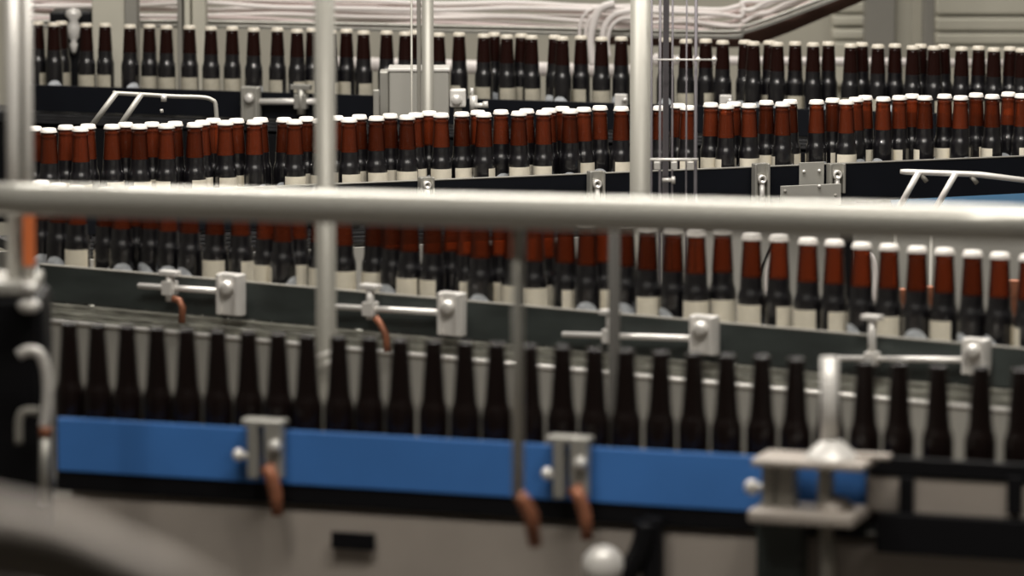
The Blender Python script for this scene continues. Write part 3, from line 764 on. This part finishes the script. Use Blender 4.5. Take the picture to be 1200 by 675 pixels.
# walls, floor
def struct(mb, name, mat, label=None):
    o = mb.build(name, mat); o['kind'] = 'structure'
    if label: o['label'] = label
    return o
mb = MB(); mb.box((0, 8, -.05), (14, 24, .1)); struct(mb, 'floor', M['floor'])
WY = 16.0
mb = MB(); mb.box((0, WY + .1, 2.6), (14, .2, 5.2)); struct(mb, 'wall_back', M['wall'])
mb = MB(); mb.box((0, 8, 5.25), (14, 24, .1)); struct(mb, 'ceiling', M['ceiling'])
mb = MB(); mb.box((-7.1, 8, 2.6), (.2, 24, 5.2)); struct(mb, 'wall_left', M['hallwall'])
mb = MB(); mb.box((7.1, 8, 2.6), (.2, 24, 5.2)); struct(mb, 'wall_right', M['hallwall'])
mb = MB(); mb.box((0, -4.1, 2.6), (14, .2, 5.2)); struct(mb, 'wall_front', M['hallwall'])

def backpost(x0, x1, Y, mat, label, name='column', depth=.10):
    a, c = at(x0, 50, Y), at(x1, 50, Y)
    mb = MB(); mb.box(((a.x + c.x) / 2, Y + depth / 2, 2.6), (c.x - a.x, depth, 5.2), bev=.004)
    o = mb.build(name, mat, origin=((a.x + c.x) / 2, Y + depth / 2, 0)); tag(o, label, 'column')
backpost(108, 148, 13.14, M['beigepost'], 'broad beige column at the upper left behind the back row')
backpost(146, 161, 13.13, M['greypost'], 'narrow grey column touching the broad beige column')
backpost(208, 214, 13.14, M['greypost'], 'thin dark upright left of the cream strip')
backpost(216, 223, 13.12, M['wall_light'], 'thin cream upright strip at the upper left')
backpost(225, 241, 13.14, M['beigepost'], 'slim beige column right of the cream strip')
backpost(1014, 1049, 15.0, M['greypost'], 'wide grey column at the upper right')
backpost(1049, 1068, 15.1, M['wall_light'], 'cream column right of the wide grey column')
backpost(1083, 1095, 14.7, M['greypost'], 'narrow grey column beside the ribbed cladding')
a, c = at(58, 14, 13.14), at(107, 14, 13.14)
mb = MB(); mb.box(((a.x + c.x) / 2, 13.21, a.z / 2), (c.x - a.x, .14, a.z), bev=.006)
cab = mb.build('black_cabinet', M['black'], origin=((a.x + c.x) / 2, 13.21, 0)); tag(cab, 'black cabinet with pale knobbly valve behind the back row at upper left', 'cabinet')
mb = MB(); q = at(86, 30, 13.12); s = scale_at(q)
mb.lathe([(0, .03), (8 / s, .024), (10 / s, .01), (5 / s, -.004), (8 / s, -.02), (6.5 / s, -.05), (3 / s, -.06), (5 / s, -.07), (3 / s, -.09), (0, -.1)], 16, at(86, 22, 13.12))
o = mb.build('steel_valve', M['white_steel'], origin=cab.location); o.location = (0, 0, 0); o.parent = cab
# ribbed cladding at right and far left, horizontal boards
def cladding(x0, x1, ys, Y, label):
    a, c = at(x0, 30, Y), at(x1, 30, Y)
    root = empty('cladding_panel', ((a.x + c.x) / 2, Y, 0), 0, label, 'wall panel')
    mb = MB()
    for (y0, y1) in ys:
        t, q = at(x0, y0, Y), at(x0, y1, Y)
        mb.box(((a.x + c.x) / 2, Y, (t.z + q.z) / 2), (c.x - a.x, .06, (t.z - q.z)), bev=.008)
    mb.box(((a.x + c.x) / 2, Y + .05, .7), (c.x - a.x, .03, 1.4))
    part(mb, 'boards', M['wall_light'], root)
cladding(1096, 1240, [(-60, -20), (-17, 17), (19.5, 36), (38, 52), (54, 70), (72, 100)], 15.6, 'ribbed cream cladding at the upper right corner')
cladding(975, 1013, [(-60, -2), (1, 15), (17, 30), (33, 46), (48, 100)], 15.7, 'ribbed cream cladding left of the wide grey column')
# far pipe behind the bottles
Y = 14.0
for x0, x1, y0, y1, w, lab in ((757, 1236, 70, 75, 10, 'horizontal pale pipe seen between back-row necks at right'), (380, 747, 74, 84, 16, 'horizontal pale pipe seen between back-row necks at centre')):
    a, c = at(x0, y0, Y), at(x1, y1, Y); mb = MB(); mb.tube([a, c], w / 2 / scale_at(a), 14)
    mb.tube([a + (c - a) * .02, a + (c - a) * .03], w * .75 / scale_at(a), 14); mb.tube([a + (c - a) * .5, a + (c - a) * .51], w * .75 / scale_at(a), 14)
    for e in (a, c): mb.tube([Vector((e.x, e.y, 0)), e], .014, 10)
    o = mb.build('far_pipe', M['cable'], origin=(a.x, a.y, 0)); tag(o, lab, 'pipe')

# ------------------------------------------------------------------ lights
def area(name, loc, size, power, rot=(0, 0, 0), col=(1, .95, .89)):
    ld = bpy.data.lights.new(name, 'AREA'); ld.shape = 'RECTANGLE'; ld.size, ld.size_y = size; ld.energy = power; ld.color = col
    o = bpy.data.objects.new(name, ld); COL.objects.link(o); o.location = loc; o.rotation_euler = rot; return o
area('ceiling_lamp', (-.2, 9.4, 4.6), (4.4, 1.0), 270)
area('ceiling_lamp', (.3, 5.0, 4.8), (3.4, .5), 130)
area('ceiling_lamp', (0, 14.7, 4.4), (4.5, .35), 120)
for x, y, z in ((-1.5, 4.6, 4.7), (1.2, 4.9, 4.7)):  # unseen bulbs added to make glints on the bottle shoulders
    ld = bpy.data.lights.new('added_glint_bulb', 'POINT'); ld.energy = 80; ld.shadow_soft_size = .06; ld.color = (1, .93, .84)
    o = bpy.data.objects.new('added_glint_bulb', ld); COL.objects.link(o); o.location = (x, y, z)
w = bpy.data.worlds.new('world'); S.world = w; w.use_nodes = True
w.node_tree.nodes['Background'].inputs[0].default_value = (.5, .5, .52, 1); w.node_tree.nodes['Background'].inputs[1].default_value = .06

S.view_settings.view_transform = 'Standard'; S.view_settings.look = 'None'; S.view_settings.gamma = 1
S.view_settings.use_curve_mapping = False; S.view_settings.exposure = 0.25
S.cycles.transparent_max_bounces = 16
